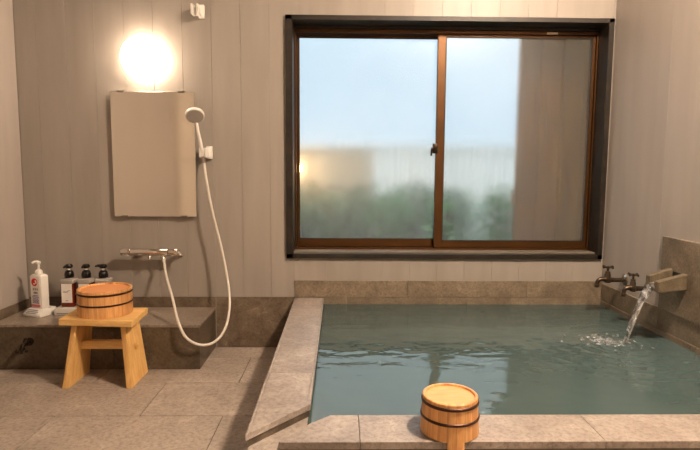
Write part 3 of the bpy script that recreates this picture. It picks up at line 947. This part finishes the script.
def bucket(name, base, R0, R1, H, label, tilt=0.0, turn=0.0, handle=False):
    bk = empty(name, base)
    tag(bk, label, 'bucket')
    o = Vector(base)
    rec = R0 * 0.07
    tk = R0 * 0.07 + 0.002
    prof = [(R0 - tk, 0.0), (R0 - 0.001, 0.0), (R0, 0.001), (R1, H - 0.002), (R1 - 0.002, H), (R1 - tk, H), (R1 - tk - 0.001, H - 0.002),
            (R1 - tk - 0.001, H - rec - 0.006), (R0 - tk, 0.001)]
    MB().lathe(o, (0, 0, 1), prof, 60, close=False).build('stave_wall', M_BUCKET, bk, smooth=True)
    MB().lathe(o, (0, 0, 1), [(0, H - rec - 0.012), (R1 - tk + 0.001, H - rec - 0.012), (R1 - tk + 0.001, H - rec), (0, H - rec)], 48).build('bottom_board', M_BUCKETD, bk, smooth=True)
    for f_, wd in ((0.86, 0.0042), (0.46, 0.0038)):
        rr = R0 + (R1 - R0) * f_
        MB().ring(o + Vector((0, 0, H * f_)), (0, 0, 1), rr + 0.0008, 0.0022, 60, 8, squash=wd / 0.0022).build('hoop', M_HOOP, bk, smooth=True)
    if handle:
        k = MB()
        a0, a1 = -PI / 2 - 0.29, -PI / 2 + 0.29
        for za, zb_, w0 in ((-0.125, 0.002, 1.0),):
            pts = []
            for side in (0, 1):
                rr = (R0 - tk * 0.9) if side else R0
                seq = [a0 + (a1 - a0) * i / 6 for i in range(7)]
                pts += [(o.x + rr * math.cos(a), o.y + rr * math.sin(a)) for a in (seq if not side else seq[::-1])]
            k.poly_prism(pts, o.z + za, o.z + zb_, 0.001)
        k.build('handle', M_BUCKET, bk, smooth=True)
    bk.rotation_euler = (tilt, 0, turn)
    return bk
bucket('wooden_bucket', (-0.984, 2.203, ZT + 0.0005), 0.1075, 0.1065, 0.108, 'upturned round wooden bucket with two dark hoops standing on the stool', turn=0.4)
bucket('wooden_ladle_bucket', (0.280, 1.2835, COP + 0.0010), 0.0735, 0.0690, 0.094, 'small upturned wooden bucket on the front coping, handle hanging over the edge', tilt=0.0, turn=0.03, handle=True)

# ------------------------------------------------------------------ bottles
# white refill bottle on its own stand
wb = empty('pump_bottle', (-1.40, 2.50, BZ))
tag(wb, 'white pump bottle with a red emblem on its label, left end of the bench', 'bottle')
o = Vector((-1.396, 2.475, BZ))
ang = math.radians(-20)
def rz(pts):
    return [(o.x + x * math.cos(ang) - y * math.sin(ang), o.y + x * math.sin(ang) + y * math.cos(ang), z) for x, y, z in pts]
def tbox(m_, x0, x1, y0, y1, z0, z1, bev=0.0, top=None):
    t_ = top or (x0, x1, y0, y1)
    m_.hexa(rz([(x0, y0, z0), (x1, y0, z0), (x1, y1, z0), (x0, y1, z0), (t_[0], t_[2], z1), (t_[1], t_[2], z1), (t_[1], t_[3], z1), (t_[0], t_[3], z1)]), bev)
st_m = MB()
tbox(st_m, -0.056, 0.050, -0.062, 0.034, BZ + 0.0005, BZ + 0.012, 0.002)
tbox(st_m, -0.056, 0.050, -0.062, 0.034, BZ + 0.0118, BZ + 0.034, 0.002, top=(-0.044, 0.044, -0.040, 0.030))
stand = st_m.build('bottle_stand', M_WHITE, wb, smooth=True)
bo_m = MB()
tbox(bo_m, -0.034, 0.034, -0.036, 0.006, BZ + 0.030, BZ + 0.188, 0.005)
tbox(bo_m, -0.034, 0.034, -0.036, 0.006, BZ + 0.184, BZ + 0.194, 0.004, top=(-0.026, 0.026, -0.030, 0.0))
body = bo_m.build('bottle_body', M_WHITE, wb, smooth=True)
pu = MB()
c0 = Vector(rz([(0.000, -0.015, 0)])[0])
pu.lathe((c0.x, c0.y, BZ + 0.187), (0, 0, 1), [(0.0165, 0), (0.0165, 0.016), (0.014, 0.024), (0.008, 0.028), (0.0055, 0.030), (0.0055, 0.052), (0.010, 0.053), (0.011, 0.062), (0.007, 0.066), (0, 0.066)], 24)
pu.tube([(c0.x, c0.y, BZ + 0.251), (c0.x - 0.011, c0.y - 0.010, BZ + 0.252), (c0.x - 0.020, c0.y - 0.018, BZ + 0.247)], [0.006, 0.0055, 0.0045], 10)
pu.build('pump', M_WHITE, wb, smooth=True)
# label print: emblem, lettering blocks and the pink band
yf = -0.0366
def flat(m_, pts, y=yf, th=0.0006):
    n = len(pts)
    fr = [m_.bm.verts.new(p_) for p_ in rz([(x, y - th, z) for x, z in pts])]
    bk_ = [m_.bm.verts.new(p_) for p_ in rz([(x, y + th, z) for x, z in pts])]
    m_.bm.faces.new(fr); m_.bm.faces.new(bk_[::-1])
    for i in range(n):
        m_.bm.faces.new((fr[i], bk_[i], bk_[(i + 1) % n], fr[(i + 1) % n]))
lab = MB(); flat(lab, [(-0.029, BZ + 0.042), (0.026, BZ + 0.042), (0.026, BZ + 0.180), (-0.029, BZ + 0.180)], th=0.0004)
lab_o = lab.build('label', M_LABEL, body)
em = MB()
flat(em, [(-0.004 + 0.0185 * math.cos(a) * (1.0 if a < 4.2 else 0.9), BZ + 0.158 + 0.0185 * math.sin(a)) for a in [2 * PI * k / 24 for k in range(24)]] , y=yf - 0.0008)
em_o = em.build('red_emblem', M_RED, body)
em_o['label'] = 'round red emblem'
wm_ = MB()
flat(wm_, [(0.002, BZ + 0.150), (0.010, BZ + 0.154), (0.009, BZ + 0.163), (0.002, BZ + 0.169), (-0.002, BZ + 0.164), (0.004, BZ + 0.160)], y=yf - 0.0018)
flat(wm_, [(-0.012, BZ + 0.149), (-0.002, BZ + 0.147), (0.001, BZ + 0.152), (-0.006, BZ + 0.155)], y=yf - 0.0018)
wm_.build('emblem_mark', M_LABEL, em_o)
tx = MB()
def glyphs(m_, x0, x1, z, h, n, seed):
    r_ = random.Random(seed)
    step = (x1 - x0) / n
    for i in range(n):
        a = x0 + step * i
        for j in range(3):
            zz_ = z + h * (j / 3) + h * 0.05
            u0, u1 = a + step * r_.uniform(0.05, 0.25), a + step * r_.uniform(0.6, 0.9)
            flat(m_, [(u0, zz_), (u1, zz_), (u1, zz_ + h * 0.17), (u0, zz_ + h * 0.17)], y=yf - 0.0008)
        u = a + step * r_.uniform(0.3, 0.6)
        flat(m_, [(u, z), (u + step * 0.16, z), (u + step * 0.16, z + h), (u, z + h)], y=yf - 0.0010)
glyphs(tx, -0.018, 0.018, BZ + 0.120, 0.011, 3, 1)
tx.build('lettering', M_GREYINK, body)
tx = MB()
glyphs(tx, -0.013, 0.013, BZ + 0.104, 0.009, 3, 2)
tx.build('lettering', M_INK, body)
tx = MB()
for k, zz in enumerate((0.093, 0.086, 0.078, 0.071, 0.065, 0.059)):
    glyphs(tx, -0.022 if k % 2 else -0.018, 0.020 if k % 2 else 0.016, BZ + zz, 0.0045, 9, 5 + k)
tx.build('small_print', M_BLUEINK, body)
pk = MB(); flat(pk, [(-0.029, BZ + 0.042), (0.026, BZ + 0.042), (0.026, BZ + 0.053), (-0.029, BZ + 0.053)], y=yf - 0.0008)
pk.build('label_band', M_PINK, body)
ln = MB()
for k, zz in enumerate((0.0155, 0.0215, 0.0275)):
    yy = -0.062 + 0.022 * ((zz - 0.012) / 0.022) - 0.0012
    flat(ln, [(-0.038, BZ + zz), (0.022 + 0.006 * (k % 2), BZ + zz), (0.022 + 0.006 * (k % 2), BZ + zz + 0.0022), (-0.038, BZ + zz + 0.0022)], y=yy)
ln.build('stand_lettering', M_BLUEINK, stand)

# three amber bottles on one white tray
ty = empty('bottle_tray', (-1.19, 2.50, BZ))
tag(ty, 'long white tray under the three amber pump bottles behind the bucket', 'tray')
MB().box(-1.330, -1.075, 2.442, 2.545, BZ + 0.0005, BZ + 0.034, 0.004).build('tray_body', M_WHITE, ty, smooth=True)
tl = MB().box(-1.318, -1.10, 2.4412, 2.443, BZ + 0.008, BZ + 0.0105)
tl.build('tray_line', simple('dark_red_ink', (90, 34, 30), 0.5), ty)

B0 = Vector((-1.277, 2.492, BZ + 0.0345))
ab = empty('shampoo_bottle', B0)
tag(ab, 'amber pump bottle with white label, leftmost of three behind the wooden bucket', 'bottle', 'amber pump bottles on the tray')
hw = 0.030
k = MB().box(B0.x - hw, B0.x + hw, B0.y - hw, B0.y + hw, B0.z, B0.z + 0.112, 0.005)
k.build('liquid', M_AMBER, ab, smooth=True)
k = MB().box(B0.x - hw, B0.x + hw, B0.y - hw, B0.y + hw, B0.z + 0.1125, B0.z + 0.133, 0.004)
k.lathe((B0.x, B0.y, B0.z + 0.131), (0, 0, 1), [(0.022, 0), (0.017, 0.006), (0.015, 0.012), (0, 0.012)], 24)
k.build('bottle_shoulder', M_CLEAR, ab, smooth=True)
lb = MB().box(B0.x - 0.0245, B0.x + 0.0245, B0.y - hw - 0.0012, B0.y - hw + 0.0004, B0.z + 0.022, B0.z + 0.112)
lbo = lb.build('label', M_LABEL, ab)
sc = MB().tube([(B0.x - 0.016, B0.y - hw - 0.0016, B0.z + 0.070), (B0.x - 0.011, B0.y - hw - 0.0016, B0.z + 0.076), (B0.x - 0.007, B0.y - hw - 0.0016, B0.z + 0.070), (B0.x - 0.002, B0.y - hw - 0.0016, B0.z + 0.076),
                (B0.x + 0.002, B0.y - hw - 0.0016, B0.z + 0.072), (B0.x + 0.008, B0.y - hw - 0.0016, B0.z + 0.079), (B0.x + 0.017, B0.y - hw - 0.0016, B0.z + 0.081)], 0.0009, 6, smooth=1)
MB().box(B0.x - 0.006, B0.x + 0.006, B0.y - hw - 0.0018, B0.y - hw - 0.001, B0.z + 0.030, B0.z + 0.033).build('small_print', M_GREYINK, lbo)
sc.build('script_lettering', M_INK, lbo)
pm_ = MB().lathe((B0.x, B0.y, B0.z + 0.137), (0, 0, 1), [(0, 0), (0.020, 0), (0.021, 0.004), (0.021, 0.018), (0.017, 0.030), (0.009, 0.036), (0, 0.036)], 24)
pmo = pm_.build('pump_collar', M_BLACK, ab, smooth=True)
MB().lathe((B0.x, B0.y, B0.z + 0.172), (0, 0, 1), [(0.006, 0), (0.006, 0.012), (0, 0.012)], 14).build('pump_stem', M_LABEL, pmo, smooth=True)
ph = MB().lathe((B0.x, B0.y, B0.z + 0.182), (0, 0, 1), [(0, 0), (0.013, 0), (0.0175, 0.005), (0.0175, 0.012), (0.012, 0.018), (0, 0.020)], 22)
ph.tube([(B0.x, B0.y, B0.z + 0.193), (B0.x - 0.004, B0.y - 0.022, B0.z + 0.194), (B0.x - 0.007, B0.y - 0.034, B0.z + 0.190)], [0.007, 0.006, 0.0045], 10)
ph.build('pump_head', M_BLACK, pmo, smooth=True)
for dx, rot, lbl in ((0.080, 0.12, 'amber pump bottle in the middle of three behind the wooden bucket'), (0.160, -1.25, 'amber pump bottle with its spout turned left, rightmost of three behind the bucket')):
    cpy = copy_tree(ab)
    cpy.location = B0 + Vector((dx, 0.0, 0))
    for ch in cpy.children:
        if ch.name.startswith('pump_collar'):
            ch.rotation_euler.z = rot
    tag(cpy, lbl)

# ------------------------------------------------------------------ the garden beyond the window
GZ = 0.30
g = MB().box(-5, 7, YB + 0.25, 9, GZ - 0.3, GZ)
tag(g.build('ground', M_SOIL), kind='structure')
nb = MB().box(0.0, 3.6, 5.0, 5.2, GZ, 1.10, 0.01)
nb.box(-0.02, 3.62, 4.97, 5.23, 1.10, 1.14, 0.005)
tag(nb.build('garden_wall', M_NEIGHBOUR), 'long white rendered wall across the garden, seen through the misted window', 'wall')
tw = MB().box(-2.2, 0.265, 4.30, 4.45, GZ, 1.05, 0.01)
tw.box(-2.2, 0.28, 4.285, 4.465, 1.05, 1.08, 0.005)
tag(tw.build('garden_wall', M_TANWALL), 'grey-beige wall behind the left half of the misted window', 'wall')
fe = empty('board_fence', (1.4, 2.98, GZ))
tag(fe, 'tall brown board fence close behind the right side of the window', 'fence')
for k in range(9):
    x = 0.985 + k * 0.122
    MB().box(x, x + 0.119, 2.97 + 0.004 * (k % 2), 2.992 + 0.004 * (k % 2), GZ, 2.6, 0.003).build('fence_board', M_FENCE, fe)
MB().box(0.985, 2.08, 2.998, 3.04, 0.70, 0.78, 0.003).build('fence_rail', M_FENCE, fe)

ga = empty('garden_lantern', (-0.238, 2.91, GZ))
tag(ga, 'lit garden lantern glowing amber through the left of the misted window', 'lantern')
lo = (-0.238, 2.91)
MB().lathe((*lo, GZ), (0, 0, 1), [(0.05, 0), (0.05, 0.02), (0.007, 0.03), (0.007, 0.56), (0.025, 0.57), (0.025, 0.575), (0, 0.575)], 24).build('lantern_post', M_DARKMETAL, ga, smooth=True)
MB().lathe((*lo, GZ + 0.575), (0, 0, 1), [(0, 0), (0.014, 0.0), (0.019, 0.010), (0.019, 0.034), (0.014, 0.044), (0, 0.044)], 24).build('lantern_globe', M_LANTERN, ga, smooth=True)
MB().lathe((*lo, GZ + 0.619), (0, 0, 1), [(0, 0), (0.028, 0.0), (0.026, 0.005), (0.008, 0.02), (0, 0.024)], 24).build('lantern_roof', M_DARKMETAL, ga, smooth=True)

def shrub(x, y, r, h, mi, label, n=520, z0=None, cz=None):
    z0 = GZ if z0 is None else z0
    e = empty('garden_shrub', (x, y, z0))
    tag(e, label, 'shrub', 'shrubs outside the window')
    rr = random.Random(int(x * 100) + int(y * 77))
    stem = MB()
    for k in range(6):
        a = rr.uniform(0, 2 * PI)
        stem.tube([(x, y, z0), (x + 0.3 * r * math.cos(a), y + 0.3 * r * math.sin(a), z0 + h * 0.5), (x + 0.7 * r * math.cos(a), y + 0.7 * r * math.sin(a), z0 + h * 0.85)], [0.012, 0.007, 0.003], 6)
    stem.build('stem', M_BARK, e)
    fo_ = MB()
    for k in range(n):
        while True:
            q_ = Vector((rr.uniform(-1, 1), rr.uniform(-1, 1), rr.uniform(-1, 1)))
            if 0.25 < q_.length < 1:
                break
        c_ = Vector((x + q_.x * r, y + q_.y * r, z0 + h * 0.55 + q_.z * h * 0.46))
        d_ = Vector((rr.uniform(-1, 1), rr.uniform(-1, 1), rr.uniform(-0.4, 0.8))).normalized()
        s_ = d_.orthogonal().normalized()
        L_ = rr.uniform(0.035, 0.065)
        v_ = [fo_.bm.verts.new(p_) for p_ in (c_, c_ + d_ * L_ * 0.5 + s_ * L_ * 0.24 , c_ + d_ * L_, c_ + d_ * L_ * 0.5 - s_ * L_ * 0.24)]
        fo_.bm.faces.new(v_)
    fo_.build('foliage', M_LEAF[mi], e)
shrub(-0.44, 3.62, 0.20, 0.51, 0, 'dark green shrub behind the lantern at the left of the window', 700)
shrub(-0.02, 3.70, 0.195, 0.47, 0, 'dark green shrub right of the lantern before the grey-beige wall', 620)
shrub(0.36, 3.82, 0.175, 0.43, 1, 'green shrub left of the middle stile of the window', 620)
shrub(0.735, 3.70, 0.185, 0.47, 0, 'dark green shrub just right of the middle stile of the window', 620)
shrub(1.10, 3.58, 0.165, 0.49, 1, 'green shrub beside the edge of the board fence', 560)
shrub(-0.26, 4.06, 0.20, 0.50, 0, 'dark green shrub in the back row against the grey-beige wall, left of two', 620)
shrub(0.18, 4.07, 0.20, 0.50, 0, 'dark green shrub in the back row against the grey-beige wall, right of two', 620)
shrub(0.60, 4.14, 0.19, 0.50, 0, 'dark green shrub in the back row before the long white wall', 620)
shrub(0.58, 3.02, 0.07, 0.44, 1, 'slim green plant close to the glass right of the middle stile', 200)
shrub(0.97, 4.45, 0.25, 0.44, 1, 'green shrub further back before the white wall')
shrub(0.52, 4.60, 0.16, 0.46, 1, 'green shrub at the end of the grey-beige wall', 400)
shrub(-0.70, 3.95, 0.26, 0.95, 2, 'pale green small tree crown above the grey-beige wall, top left of window', 600, z0=1.15)
shrub(0.82, 3.40, 0.20, 0.30, 2, 'pale green branch crown hanging at the top of the window middle', 420, z0=1.92)
